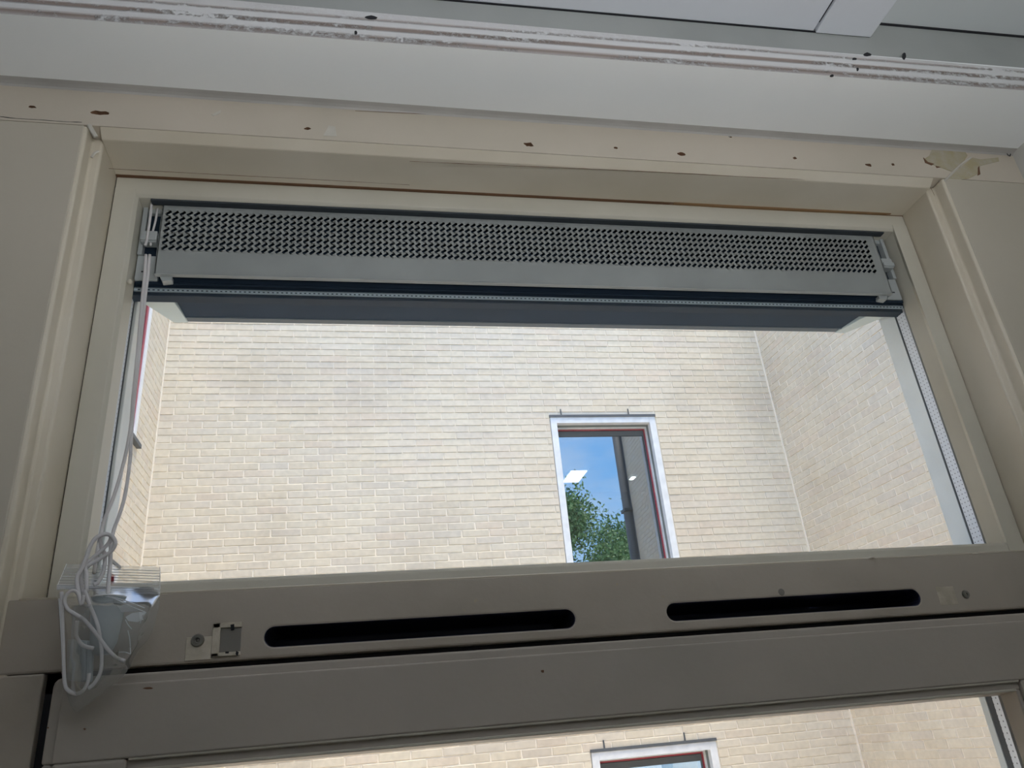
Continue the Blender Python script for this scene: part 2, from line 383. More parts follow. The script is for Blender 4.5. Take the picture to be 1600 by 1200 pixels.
# bulkhead above the plywood soffit
pf = lambda x: .5783 - .0149 * (x - .165)     # front of the plywood edge
bh = part('wall_bulkhead', MB().prism([(XL, pf(XL) + .006), (XR, pf(XR) + .006), (XR, .80), (XL, .80)], 'z', .7135, .80), M['grey_board'], loc=(0, .66, .7135)); tag(bh, 'structure')
part('shadow_gap', MB().prism([(XL, pf(XL) + .0048), (.6185, pf(.6185) + .0048), (.6185, pf(.6185) + .01), (XL, pf(XL) + .01)], 'z', .7503, .7520).prism([(.6185, pf(.6185) + .0035), (XR, pf(XR) + .0035), (XR, pf(XR) + .01), (.6185, pf(.6185) + .01)], 'z', .7742, .776), M['gap'], bh)
# plywood soffit board (underside white, laminated edge towards the room)
t5 = root('trim_5', (0, .578, .673), 'structure')
def ply_top(x): return .673 + .0412 - .0045 * (x - .165) / .6
xs = [XL, -.6, -.2, .1, .4, .7, XR]
mb = MB()
for a, b in zip(xs[:-1], xs[1:]):
    mb.add([(a, pf(a), .673), (b, pf(b), .673), (b, pf(b), ply_top(b)), (a, pf(a), ply_top(a)),
            (a, pf(a) + .006, .673), (b, pf(b) + .006, .673), (b, pf(b) + .006, ply_top(b)), (a, pf(a) + .006, ply_top(a))],
           [(0, 1, 2, 3), (3, 2, 6, 7), (0, 4, 5, 1)])
part('ply_edge', mb, M['ply'], t5, label='layered plywood edge with worn white paint')
part('soffit_face', MB().prism([(XL, pf(XL) + .0006), (XR, pf(XR) + .0006), (XR, .80), (XL, .80)], 'z', .6728, .7125), M['soffit'], t5)
for q in [(1355, 85, 8, 3), (1335, 92, 4, 2), (1413, 88, 3, 6), (1340, 108, 2, 3), (580, 27, 10, 3), (556, 51, 3, 3), (1300, 118, 3, 2)]:
    yy = pf(at(q[0], q[1], .57).x)
    p = [at(q[0] + q[2] * math.cos(a) * random.uniform(.7, 1.2), q[1] + q[3] * math.sin(a) * random.uniform(.7, 1.2), yy - .0004) for a in np.linspace(0, 2 * math.pi, 9)[:-1]]
    part('chip', MB().add([*p] + [v + Vector((0, .001, 0)) for v in p], [tuple(range(8))] + [(i, (i + 1) % 8, 8 + (i + 1) % 8, 8 + i) for i in range(8)]), M['gap'], t5, label='dark chip in the plywood edge')

# ================================================================= wall around the window and casings
ww = MB()
ww.box(-4.2, -.30, .70, .83, ZF, 1.0).box(.772, 4.2, .70, .83, ZF, 1.0).box(-.30, .772, .70, .83, .66, 1.0).box(-.30, .772, .70, .83, ZF, -1.02)
s = part('wall_window', ww, M['mortar']); tag(s, 'structure')
xl, xr = -.2602, .735                          # reveal faces
zt = .6142
# head board: front face with drill holes, reveal block with the moulded lip
board = MB().box(XL, XR, .674, .70, .6225, .6732)
cutr = MB()
holes = [(-.2615, .6402, .0085, .0030), (-.3271, .6425, .0045, .0020), (-.0506, .6372, .0035, .0022), (.1985, .6345, .0055, .0034), (.3053, .638, .0022, .0018),
         (.3878, .6345, .0052, .0030), (.4596, .668, .0022, .0014), (.5416, .6401, .0024, .0020), (.6443, .6363, .0042, .0024), (.6808, .640, .0026, .0018)]
for hx, hz, rx, rz in holes:
    k = 12; v = []; rr = [random.uniform(.72, 1.25) for _ in range(k)]
    for dep, sc in ((-.002, 1.15), (.0015, .9), (.008, .45)):
        for j in range(k):
            a = j * 2 * math.pi / k; v.append((hx + rx * sc * rr[j] * math.cos(a), .674 + dep, hz + rz * sc * rr[j] * math.sin(a)))
    f = [tuple(range(k))[::-1], tuple(range(2 * k, 3 * k))] + [(i * k + j, i * k + (j + 1) % k, (i + 1) * k + (j + 1) % k, (i + 1) * k + j) for i in range(2) for j in range(k)]
    cutr.add(v, f)
bd = carve(board, cutr, 'head', [M['cream_head'], M['rot']])
t1 = root('trim_1', (.24, .69, .61), 'structure')
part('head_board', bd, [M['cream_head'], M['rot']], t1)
rv = MB().prism([(.6746, .6222), (.6845, .6146), (.6860, .6142), (.745, .6142), (.745, .66), (.700, .66), (.700, .6224), (.676, .6224)], 'x', xl, xr)
part('head_moulding', rv, M['cream'], t1, .0008)
part('caulk_fillet', MB().prism([(.6630, .6732), (.6640, .6726), (.6690, .6722), (.6725, .6712), (.6739, .6692), (.6760, .6692), (.6760, .6732)], 'x', XL, XR), M['caulk'], t1)
# jamb casings, the transom's neighbours
def casing(name, sgn, xin, xlip, xo):
    t = root(name, (xlip, .69, ZF), 'structure')
    pr = [(xo, .674), (xlip + sgn * .0, .674), (xlip, .692), (xin, .692), (xin, .79), (xo, .79)]
    part('casing_board', MB().prism(pr, 'z', ZF, .6220), M['cream'], t, .0028, 3)
    xa, xb = sorted((xlip + sgn * .0035, xo))
    part('shaded_side_panel', MB().box(xa, xb, .6732, .676, ZF, .6215), M['side'], t, .0012, 2, label='side panel, casing cream darkened for shade')
    return t
t2 = casing('trim_2', -1, xl, -.2709, XL)
t3 = casing('trim_3', 1, xr, .746, XR)
def crack(pix, Y, w, parent, name='crack', m='gap', d=.0006, dx=0):
    P = smooth_path([at(px, py, Y) for px, py in pix], 3)
    mb = MB().tube(P, [w * random.uniform(.5, 1.3) for _ in P], 5, 0, .5)
    return part(name, mb, M[m], parent)
crack([(0, 182), (25, 185), (60, 187), (100, 190), (128, 191)], .6738, .0004, t1)
crack([(170, 263.5), (300, 270.5), (500, 281), (640, 289)], .6925, .0003, t1, m='rot')
crack([(640, 252), (760, 257.5), (900, 263), (1050, 270), (1200, 278), (1310, 282)], .6838, .0004, t1, m='rot')
crack([(1453, 292), (1460, 305), (1490, 375), (1522, 450), (1560, 540), (1598, 632)], .6918, .00035, t3, m='rot')
crack([(555, 173), (700, 180), (800, 187), (900, 192), (1050, 201), (1200, 210)], .6736, .0004, t1, m='rot')
crack([(400, 140), (410, 142)], .6736, .0004, t1)
crack([(1532, 235), (1572, 237.5)], .6736, .0006, t1)
crack([(1571, 237), (1578, 244), (1580, 232), (1586, 226), (1600, 213)], .6725, .0009, t1)
# peeled paint at the right corner: irregular thin layers
def chip(pix, Y, mat, parent, name='peeled_paint', th=.0008, label=None):
    p = [at(a, b, Y) for a, b in pix]; n = len(p); q = [v + Vector((0, th, 0)) for v in p]
    return part(name, MB().add(p + q, [tuple(range(n)), tuple(range(n, 2 * n))[::-1]] + [(i, (i + 1) % n, n + (i + 1) % n, n + i) for i in range(n)]), mat, parent, label=label)
chip([(1443, 249), (1452, 243), (1456, 234), (1480, 231), (1505, 232), (1512, 243), (1500, 262), (1487, 268), (1474, 263), (1462, 259), (1452, 255)], .6736, M['peel'], t1, label='bare olive patch where paint has peeled')
chip([(1500, 262), (1520, 246), (1532, 249), (1560, 246), (1561, 252), (1532, 259), (1529, 271), (1514, 279), (1499, 281), (1490, 286), (1478, 283)], .6736, M['peel'], t1, label='bare olive patch where paint has peeled')
chip([(1443, 246), (1450, 253), (1460, 256), (1456, 258), (1446, 254)], .6733, M['rot'], t1, 'flake_edge')
chip([(1462, 259), (1470, 261), (1464, 262)], .6733, M['rot'], t1, 'flake_edge')
chip([(1530, 259), (1532, 272), (1528, 274), (1528, 262)], .6733, M['rot'], t1, 'flake_edge')
part('filler_ridge', MB().tube(smooth_path([at(1476, 283, .6735), at(1490, 268, .6732), at(1503, 256, .6732), at(1517, 246, .6735)], 4), .0014, 6, 0, .6), M['filler'], t1)
part('filler_ridge', MB().tube(smooth_path([at(139, 195, .673), at(144, 204, .6725), at(150, 214, .674)], 4), .0022, 6, 0, .6), M['filler'], t1)
part('filler_ridge', MB().tube(smooth_path([at(143, 246, .6895), at(148, 239, .689), at(154, 236, .6895)], 4), .0016, 6, 0, .6), M['filler'], t1)
chip([(505, 212), (514, 196), (524, 198), (526, 213)], .6737, M['filler'], t1, 'filler_spot')
chip([(330, 179), (345, 172), (344, 177), (334, 181)], .6737, M['filler'], t1, 'filler_spot')
# the painted-over gap with bare wood along the head of the sash
part('gap_line', MB().box(xl, xr, .7425, .76, .6128, .6150), M['rot'], t1)
part('wood_strip', MB().prism([(.40, .6142), (.40, .6128), (.47, .6116), (.60, .6118), (.70, .6130), (.715, .6142)], 'y', .7385, .7418), M['wood'], t1)
part('wood_strip', MB().prism([(-.26, .6142), (-.26, .6134), (.0, .6132), (.2, .6130), (.39, .6133), (.40, .6142)], 'y', .7390, .7418), M['rot'], t1)
for (a, b) in ((330, 390), (560, 640), (760, 880), (980, 1040), (1190, 1330)):
    n = 9; xs = np.linspace(a, b, n); P = [at(x, 271.5 + .0515 * (x - 183) - random.uniform(1.5, 4), .741) for x in xs]
    part('wood_split', MB().tube(P, [.0004] + [random.uniform(.0006, .0016) for _ in range(n - 2)] + [.0004], 5, 0, .5), M['rot'], t1)

# ================================================================= transom rail with routed slots
t4 = root('trim_4', (.24, .72, .085), 'structure')
tb = MB().box(-.2705, .7456, .6914, .80, .0851, .1423)
sc = MB()
def capsule(x0, x1, za, zb, y0, y1):
    out = []; k = 10; r = (zb - za) / 2; zc = (za + zb) / 2
    for j in range(k + 1):
        a = math.pi / 2 + j * math.pi / k; out.append((x0 + r + r * math.cos(a), zc + r * math.sin(a)))
    for j in range(k + 1):
        a = -math.pi / 2 + j * math.pi / k; out.append((x1 - r + r * math.cos(a), zc + r * math.sin(a)))
    return out
S1 = capsule(-.0722, .1926, .0938, .1095, 0, 0); S2 = capsule(.2803, .5440, .0942, .1094, 0, 0)
sc.prism(S1, 'y', .68, .765).prism(S2, 'y', .68, .765)
part('transom_rail', carve(tb, sc, 'transom', [M['cream_dirty_shaded'], M['slot']]), [M['cream_dirty_shaded'], M['slot']], t4, .0018, 2)
# closure plates left and right
def screw(x, z, Y, parent, r=.0052):
    sh = part('screw', MB().lathe([(0.0001, -.0006), (r * .25, -.0002), (r * .4, -.0018), (r * .85, -.0018), (r, -.0004), (r * 1.05, .002)], (x, Y, z), 20, 0, 'y'), M['steel'], parent, smooth=False)
    return sh
hp = part('strike_plate', MB().box(-.133, -.1128, .6905, .6935, .0868, .1050).box(-.1131, -.0905, .6895, .6935, .0885, .0917).box(-.1131, -.0905, .6895, .6935, .1108, .1150).box(-.1131, -.1070, .6895, .6935, .0885, .1150)
          .box(-.1070, -.0905, .6912, .6935, .0915, .1110, 1), [M['plate'], M['recess']], t4, .0006, label='small painted catch plate left of the slots')
screw(-.1241, .1022, .6905, hp)
chip([(360, 976), (366, 975), (366, 984), (361, 985)], .6893, M['gap'], t4, 'paint_chip'); chip([(352, 1018), (358, 1018), (357, 1021), (352, 1021)], .6893, M['gap'], t4, 'paint_chip'); chip([(369, 1017), (373, 1019), (371, 1025), (368, 1022)], .6893, M['gap'], t4, 'paint_chip')
rp = part('strike_plate', MB().box(.5640, .5842, .6912, .6935, .0925, .1105), M['plate'], t4, .0006, label='painted-over catch plate right of the slots')
screw(.5955, .1016, .6918, rp, .0042)
for pix in ([(1458, 915), (1470, 914), (1480, 916)], [(1458, 917), (1460, 930), (1470, 945)], [(1496, 912), (1500, 920)], [(1509, 941), (1524, 948)], [(402, 974), (402, 990), (405, 1022)], [(405, 1022), (450, 1019), (560, 1011), (700, 1002), (850, 992), (900, 988)], [(400, 974), (440, 969), (500, 966)]):
    crack(pix, .6919, .00035, t4, 'paint_ridge', 'plate')
part('knot', MB().lathe([(.0001, -.0006), (.0030, -.0004), (.0042, .0006)], tuple(at(1221, 925, .6915)), 10, 0, 'y'), M['recess'], t4)
part('edge_highlight', MB().tube([(-.262, .6924, .1418), (.0, .6924, .1418), (.3, .6924, .1418), (.735, .6924, .1418)], .0011, 6), M['cream'], t4, smooth=True)  # bright highlight of the worn edge, painted as a lighter tube
for q in ((1360, 872), (1521, 866)):
    part('paint_nib', MB().lathe([(.0001, .0014), (.0028, .0008), (.0045, -.0004)], tuple(at(q[0], q[1], .6935)), 8), M['cream'], t4)

# ================================================================= window_1: fixed light above the transom
w1 = root('window_1', (.24, .77, .13), 'structure')
gx0, gx1, yg = -.2348, .7145, .772
def stile_poly(sgn, xo, xi):                   # plan section of a stile: front, bevel to the rebate, rebate face
    xf = xi + sgn * .0030
    return [(xo, .742), (xf, .742), (xi, .7455), (xi, yg + .001), (xo, yg + .001)]
part('top_rail', MB().prism([(.742, .6128), (.742, .5915), (.7455, .5885), (.773, .5885), (.773, .6128)], 'x', xl + .001, xr - .001), M['cream_sash'], w1, .0008)
part('head_shade_strip', MB().box(-.2225, .7000, .7462, .7545, .5863, .5900), M['rubber_shade'], w1)  # dark box painting the shade between top rail and vent cover
part('stile', MB().prism([(xl + .0012, .7411), (gx0 - .0035, .7411), (gx0, .7455), (gx0, .773), (xl + .0012, .773)], 'z', .12, .5975), M['cream_sash'], w1, .0008)
part('stile', MB().prism([(xr - .0012, .7411), (gx1 - .0025, .7411), (gx1, .7475), (gx1, .773), (xr - .0012, .773)], 'z', .12, .5975), M['cream_sash'], w1, .0008)
part('bottom_rail', MB().prism([(.742, .12), (.742, .1600), (.7445, .1628), (.773, .1665), (.773, .12)], 'x', xl + .001, xr - .001), M['cream_sash'], w1, .0008)
part('side_gap', MB().box(xl, xl + .0012, .744, .77, .12, .6128).box(xr - .0012, xr, .744, .77, .12, .6128), M['gap'], w1)
part('glass_pane', MB().box(gx0 - .003, gx1 + .004, yg + .0005, yg + .003, .163, .4885), M['glass'], w1)
part('spacer_bar', MB().box(gx1, gx1 + .004, yg + .0035, .7905, .163, .487), M['spacer'], w1, label='silver perforated spacer along the right glass edge')
part('spacer_bar', MB().box(gx0 - .0075, gx0 - .0035, yg + .0035, .7905, .163, .487), M['spacer'], w1)
part('spacer_bar', MB().box(gx0, gx1, .7735, .776, .4850, .4882), M['spacer_top'], w1, label='thin dotted spacer strip along the top of the glass')
dots = MB()
x = gx0 + .004
while x < gx1: dots.box(x, x + .0022, .7732, .7736, .4857, .4868); x += .0050
part('spacer_holes', dots, M['anod'], w1, kind='stuff')
part('rubber_seal', MB().box(gx1 - .0002, gx1 + .004, .7905, .7935, .163, .4885).box(gx0 - .006, gx0 - .0030, .7905, .7935, .163, .4885), M['rubber_shade'], w1)
part('outer_jamb', MB().box(gx1, .735, .7935, .824, .14, .63), M['outer'], w1, .001)
part('outer_jamb', MB().box(-.262, gx0, .7935, .824, .14, .63), M['outer'], w1, .001)
part('outer_sill', MB().box(-.262, .735, .79, .824, .12, .150), M['outer'], w1, .001)
part('head_profile', MB().box(gx0 - .004, gx1 + .004, .7765, .7905, .4810, .62).box(gx0, gx1, .773, .80, .4885, .62), M['anod'], w1, .0006, label='dark aluminium profile above the glass')
part('paint_blob', MB().lathe([(.0001, .0028), (.0018, .0022), (.0026, 0), (.0018, -.0022), (.0001, -.003)], tuple(at(203, 440, .742)), 8), M['cream_sash'], w1)

# ================================================================= window_2: casement below the transom
w2 = root('window_2', (.24, .70, -1.0), 'structure')
part('jamb', MB().box(-.2705, -.2345, .6914, .79, -1.02, .0848), M['cream_dirty_shaded'], w2, .0015)
part('jamb', MB().box(.7225, .7456, .6914, .79, -1.02, .0848), M['cream_dirty_shaded'], w2, .0015)
part('dark_rebate', MB().box(-.2345, .7225, .700, .74, .0700, .0849).box(-.2345, -.2200, .700, .74, -1.0, .0849).box(.709, .7225, .700, .74, -1.0, .0849).box(-.2345, .7225, .735, .79, .03, .0850).box(-.2345, -.2150, .735, .79, -1.0, .03).box(.7050, .7225, .735, .79, -1.0, .03), M['gap'], w2)
part('top_rail', MB().box(-.2165, .7045, .680, .7265, .0196, .0722), M['leaf_paint_shaded'], w2, .0012, 2)
part('edge_strip', MB().prism([(-.2243, .0196), (-.2243, .0735), (-.2236, .0765), (-.2215, .0787), (-.2190, .0795), (.7115, .0795), (.7115, .0196)], 'y', .6828, .7260), M['leaf_paint_shaded'], w2, .002, 3)
part('stile', MB().box(-.2165, -.1655, .6800, .7265, -1.0, .0200).box(-.2243, -.2165, .6828, .7265, -1.0, .0200), M['leaf_paint_shaded'], w2, .003, 3)
part('stile', MB().box(.6145, .7045, .6800, .7265, -1.0, .0200), M['leaf_paint_shaded'], w2, .003, 3)
part('bottom_rail', MB().box(-.1655, .6145, .6802, .7265, -1.0, -.92), M['leaf_paint_shaded'], w2, .003, 3)
bead = MB().prism([(.6845, .0200), (.6845, .0110), (.7065, .0078), (.7065, .0200)], 'x', -.1660, .6150)
bead.box(-.1660, -.1620, .6845, .7065, -.92, .0110).box(.6100, .6150, .6845, .7065, -.92, .0110)
part('glazing_bead', bead, M['leaf_paint_shaded'], w2, .0014, 2)
part('bead_highlight', MB().tube([(-.1640, .6822, .0192), (.2, .6822, .0192), (.6130, .6822, .0192)], .0017, 6, 0, .8).tube([(-.1620, .6850, .0112), (.2, .6850, .0112), (.6100, .6850, .0112)], .0014, 6, 0, .8), M['cream_sash'], w2)  # bead ridges in lighter cream, window highlight put into the colour
part('glass_pane', MB().box(-.1630, .6110, .7068, .7088, -.92, .0092), M['glass'], w2)
part('spacer_bar', MB().box(.6098, .6138, .7092, .7180, -.92, .009), M['spacer'], w2, label='silver perforated spacer along the right glass edge')
part('rubber_seal', MB().box(.6098, .6138, .7180, .7258, -.92, .009), M['rubber_shade'], w2)
part('outer_stop', MB().box(.6098, .70, .7267, .7357, -1.0, .03).box(-.2120, -.1640, .7267, .7357, -1.0, .03), M['outer'], w2, .0008)
part('outer_frame', MB().box(.70, .746, .79, .824, -1.0, .12).box(-.2709, -.205, .79, .824, -1.0, .12), M['outer'], w2, .0008)
for q in ((231, 1075, 9, 1.6), (46, 1116, 3, 3), (75, 1137, 1.5, 1.5), (848, 1049, 3, 3), (132, 1139, 2.0, 1.6), (372, 932, 2, 2), (40, 1060, 0, 0)):
    if not q[2]: continue
    Yq = .6795 if q[1] > 1030 and q[0] > 70 else .6918
    chip([(q[0] + q[2] * math.cos(a) * random.uniform(.6, 1.2), q[1] + q[3] * math.sin(a) * random.uniform(.6, 1.2)) for a in np.linspace(0, 2 * math.pi, 8)[:-1]], Yq, M['rot'], w2, 'stain_spot', .0004)

# ================================================================= ventilator over the glass
vt = root('window_ventilator', (.24, .77, .49), None, 'long grey perforated metal ventilator with end brackets across the top of the glass', 'ventilator')
cx0, cx1, cz0, cz1, cy = -.2114, .6890, .4957, .5925, .755
# perforated face
px_, pz_ = .0075, .0078
nx, nz_ = 118, 7
bx0 = -.2082; bx1 = bx0 + nx * px_; bz0 = .5258; bz1 = bz0 + nz_ * pz_
mb = MB()
U = (.375, .285); W = (-.105, .185)
hole = []
for (a, b) in ((1.04, 0), (1, .96), (0, 1), (-1, .96), (-1.04, 0), (-1, -.96), (0, -1), (1, -.96)):
    hole.append(((a * U[0] + b * W[0]) * px_, (a * U[1] + b * W[1]) * pz_))
outer = [(.5, 0), (.5, .5), (0, .5), (-.5, .5), (-.5, 0), (-.5, -.5), (0, -.5), (.5, -.5)]
# order so that each hole corner faces the nearest cell corner
ha = sorted(hole, key=lambda p: math.atan2(p[1] / pz_, p[0] / px_)); oa = sorted(outer, key=lambda p: math.atan2(p[1], p[0]))
th = .0003
for i in range(nx):
    for j in range(nz_):
        x = bx0 + (i + .5) * px_; z = bz0 + (j + .5) * pz_
        v = [(x + a * px_, cy, z + b * pz_) for a, b in oa] + [(x + a, cy, z + b) for a, b in ha] + [(x + a, cy + th, z + b) for a, b in ha]
        f = []
        for k in range(8):
            q = (k + 1) % 8; f.append((k, q, 8 + q, 8 + k)); f.append((8 + k, 8 + q, 16 + q, 16 + k))
        mb.add(v, f)
perf = part('perforated_strip', mb, M['alu'], vt, fix=False)
cv = MB()
cv.box(cx0, cx1, cy, cy + .0012, bz1, cz1).box(cx0, cx1, cy, cy + .0012, cz0, bz0)
cv.box(cx0, bx0, cy, cy + .0012, bz0, bz1).box(bx1, cx1, cy, cy + .0012, bz0, bz1)
cv.box(cx0, cx1, cy, .768, cz1 - .0012, cz1)
part('cover', cv, M['alu'], vt)
part('cover_return', MB().box(cx0, cx0 + .0015, cy, .772, cz0, cz1).box(cx1 - .0015, cx1, cy, .772, cz0, cz1).box(cx0, cx1, cy, cy + .006, cz0 - .0006, cz0 + .0006), M['alu_br'], vt, .0003)
part('vent_body', MB().box(cx0 + .002, cx1 - .002, .767, .790, .4925, .5885), M['anod'], vt)
part('grey_rod', MB().tube([(cx0 + .01, .7635, .5545), (.2, .7635, .5545), (cx1 - .01, .7635, .5545)], .0022, 8), M['lintel'], vt)
part('lower_lip', MB().box(gx0 + .002, gx1 - .002, .768, .7725, .4905, .4945), M['anod'], vt, .0005)
def bracket(sgn, xw, xc):
    xa, xb = min(xw, xc), max(xw, xc)
    b = part('end_bracket', MB().box(xa, xb, .7655, .7715, .4935, .5250)
             .box(xa, xb, .7655, .7715, .5830, .5905)
             .box(min(xw, xw + sgn * .005), max(xw, xw + sgn * .005), .7625, .7715, .525, .5905)
             .box(min(xc, xc - sgn * .004), max(xc, xc - sgn * .004), .7640, .7715, .525, .5905), M['alu_br'], vt, .0006)
    part('slot_back', MB().box(xa, xb, .7712, .7725, .52, .59), M['anod'], b)
    part('cleat', MB().box(xa + .003, xb - .0035, .7565, .768, .5375, .5525).box(xa + .003, xb - .003, .7545, .758, .5390, .5455), M['alu_br'], b, .001)
    part('foot', MB().prism([(xc + sgn * .0035, .4957), (xc + sgn * .0165, .4957), (xc + sgn * .0165, .4905), (xc + sgn * .0065, .4890)], 'y', .7600, .7685), M['alu_br'], b, .0005)
    part('slit', MB().box(xa + .006, xa + .014, .7652, .7657, .5035, .5050), M['gap'], b)
    return b
bracket(1, -.2335, cx0 + .001)
bracket(-1, .7100, cx1 - .001)

# exterior rain hood
hd = root('ventilator_hood', (.24, .83, .49), None, 'dark slate-grey rain hood outside, seen through the glass below the ventilator', 'hood')
hz = .5007
H = MB()
hx0, hx1 = -.2131, .6907
part('hood_shell', MB().prism([(.800, .4935), (.852, .4990), (.852, .55), (.800, .60)], 'x', hx0 + .004, hx1 - .004), M['hood'], hd, .001)
part('front_lip', MB().box(hx0 + .006, hx1 - .006, .852, .867, .5007, .5400), M['hood_lip'], hd, .001)
part('drip_edge', MB().tube([(hx0 + .006, .8525, .4993), (.2, .8525, .4993), (hx1 - .006, .8525, .4993)], .0012, 6), M['hood_lip'], hd)
for sg, xc, xo in ((-1, hx0, hx0 - .020), (1, hx1, hx1 + .012)):
    v = [(xo, .798, .4855), (xc, .868, .4995), (xc, .868, .56), (xo, .798, .62), (xc - sg * .014, .798, .4870), (xc - sg * .016, .868, .5002), (xc - sg * .014, .868, .56), (xc - sg * .014, .798, .62)]
    part('end_cap', MB().add(v, [(0, 1, 2, 3), (7, 6, 5, 4), (0, 4, 5, 1), (1, 5, 6, 2), (2, 6, 7, 3), (3, 7, 4, 0)]), M['cap'], hd, .001, label='pale grey end cap of the hood')

# ================================================================= courtyard
BP, RP, JT = .2202, .0587, .010
def unit_brick(name, seed):
    bm = bmesh.new(); bmesh.ops.create_cube(bm, size=1)
    for v in bm.verts: v.co = Vector((v.co.x * (BP - JT), v.co.y * .03 + .015, v.co.z * (RP - .0058)))
    rs = random.Random(seed)
    for v in bm.verts: v.co += Vector((rs.uniform(-.0015, .0015), rs.uniform(-.0012, .0012) if v.co.y < .01 else 0, rs.uniform(-.0012, .0012)))
    bmesh.ops.bevel(bm, geom=[e for e in bm.edges], offset=.003, segments=1, affect='EDGES')
    me = bpy.data.meshes.new(name); bm.to_mesh(me); bm.free(); me.materials.append(M['brick']); return me
UB = [unit_brick('brick', s) for s in range(5)]
def proj(p):
    c = MC @ Vector(p); return (800 + FPX * c.x / c.z, 600 + FPX * c.y / c.z, c.z)
def brick_wall(name, loc, rz, u0, u1, z0, z1, zrow, uj, openings, limit=300):
    w = root(name, loc, 'structure', rz=rz)
    # mortar bed with the openings left free
    us = sorted({u0, u1, *[o[0] for o in openings], *[o[1] for o in openings]}); zs = sorted({z0, z1, *[o[2] for o in openings], *[o[3] for o in openings]})
    mb = MB()
    for a, b in zip(us[:-1], us[1:]):
        for c, d in zip(zs[:-1], zs[1:]):
            if any(a >= o[0] - 1e-6 and b <= o[1] + 1e-6 and c >= o[2] - 1e-6 and d <= o[3] + 1e-6 for o in openings): continue
            mb.box(a, b, .0048, .11, c - loc[2], d - loc[2])
    part('mortar_bed', mb, M['mortar'], w, local=True)
    mw = Matrix.Translation(loc) @ Matrix.Rotation(rz, 4, 'Z')
    rows = []
    k0 = int(math.floor((z0 - zrow) / RP)) + 1; k1 = int((z1 - zrow) / RP)
    singles, rest = [], []
    for k in range(k0, k1 + 1):
        zc = zrow + k * RP; off = uj + (BP / 2 if k % 2 else 0)
        segs = [(u0, u1)]
        for o in openings:
            if zc + RP * .35 > o[2] and zc - RP * .35 < o[3]:
                segs = [s for a, b in segs for s in ((a, min(b, o[0])), (max(a, o[1]), b)) if s[1] - s[0] > .02]
        for a, b in segs:
            j = math.floor((a - off) / BP)
            while off + j * BP < b:
                x0 = max(off + j * BP, a) + JT / 2; x1 = min(off + (j + 1) * BP, b) - JT / 2; j += 1
                if x1 - x0 < .02: continue
                p = mw @ Vector(((x0 + x1) / 2, 0, zc - loc[2])); q = proj(p); vis = False; size = 0
                if q[2] > .5 and -20 < q[0] < 1620 and 0 < q[1] < 1215:
                    r = p.y and (p.x / p.y, p.z / p.y)
                    if -.30 < r[0] < .875 and (.212 < r[1] < .585 or r[1] < .012):
                        vis = True; a1 = proj(mw @ Vector((x0, 0, zc - loc[2] - RP / 2))); a2 = proj(mw @ Vector((x1, 0, zc - loc[2] - RP / 2))); a3 = proj(mw @ Vector((x0, 0, zc - loc[2] + RP / 2)))
                        size = abs((a2[0] - a1[0]) * (a3[1] - a1[1]) - (a2[1] - a1[1]) * (a3[0] - a1[0]))
                (singles if vis else rest).append((size, x0, x1, zc))
    singles.sort(reverse=True); rest += singles[limit:]; singles = singles[:limit]
    for s, x0, x1, zc in singles:
        o = bpy.data.objects.new('brick', random.choice(UB)); C.objects.link(o); o.parent = w
        o.location = ((x0 + x1) / 2, random.uniform(-.0012, .0012), zc - loc[2] + random.uniform(-.0008, .0008))
        o.scale = ((x1 - x0) / (BP - JT), 1, random.uniform(.985, 1.015))
        o.rotation_euler = (random.uniform(.015, .045), random.uniform(-.003, .003), random.uniform(-.004, .004))
    mb = MB()
    h = (RP - .0058) / 2
    for s, x0, x1, zc in rest:
        dy = random.uniform(-.001, .001); z = zc - loc[2] + random.uniform(-.0008, .0008); t = random.uniform(-.0006, .0006)
        mb.add([(x0, dy - .0008, z - h), (x1, dy + t - .0008, z - h), (x1, dy + t + .0008, z + h), (x0, dy + .0008, z + h), (x0, .02, z - h), (x1, .02, z - h), (x1, .02, z + h), (x0, .02, z + h)],
               [(0, 1, 2, 3), (0, 4, 5, 1), (1, 5, 6, 2), (2, 6, 7, 3), (3, 7, 4, 0)])
    if mb.v: part('bricks', mb, M['brick_far'], w, local=True, kind='stuff', fix=False)
    return w
WT = 4.6                                       # top of the courtyard walls
GZ = -2.0
YW = 5.92
up = (1.632, 2.585, .78, 2.549); lo = (1.650, 2.612, -1.4, -.048)
brick_wall('wall_courtyard_back', (0, YW, GZ), 0, -1.49, 3.75, GZ, WT, 1.442, -1.381, [up, lo])
brick_wall('wall_courtyard_left', (-1.49, 0, GZ), R(90), 1.9, YW, GZ, WT, 1.442, 5.81, [(4.35, 5.40, 2.155, 3.9), (4.35, 5.40, -.55, 1.285)])
brick_wall('wall_courtyard_right', (3.75, YW, GZ), R(-87), 0.0, 4.28, GZ, WT, 1.442, .05, [])
g = part('ground', MB().box(-30, 30, -30, 30, GZ - .2, GZ), M['ground'], loc=(0, 0, GZ)); tag(g, 'structure')
for nm, x0, x1, y0, y1 in (('roof_back', -1.6, 4.0, YW + .11, YW + .5),):
    s = part('trim_6', MB().box(x0, x1, YW - .03, YW + .35, WT, WT + .06), M['lintel']); tag(s, 'structure')
for x0, x1, nm in ((-1.495, -1.481, 'trim_7'), (3.737, 3.751, 'trim_8')):
    s = part(nm, MB().box(x0, x1, YW - .009, YW + .02, GZ, WT), M['mortar'], loc=(x0, YW, GZ)); tag(s, 'structure')
dp = root('downpipe', (3.93, 1.58, GZ), None, 'dark downpipe at the near end of the right courtyard wall', 'pipe')
part('pipe', MB().tube([(3.93, 1.58, GZ), (3.93, 1.58, 1.0), (3.93, 1.58, WT)], .075, 12), M['lintel'], dp, smooth=True)
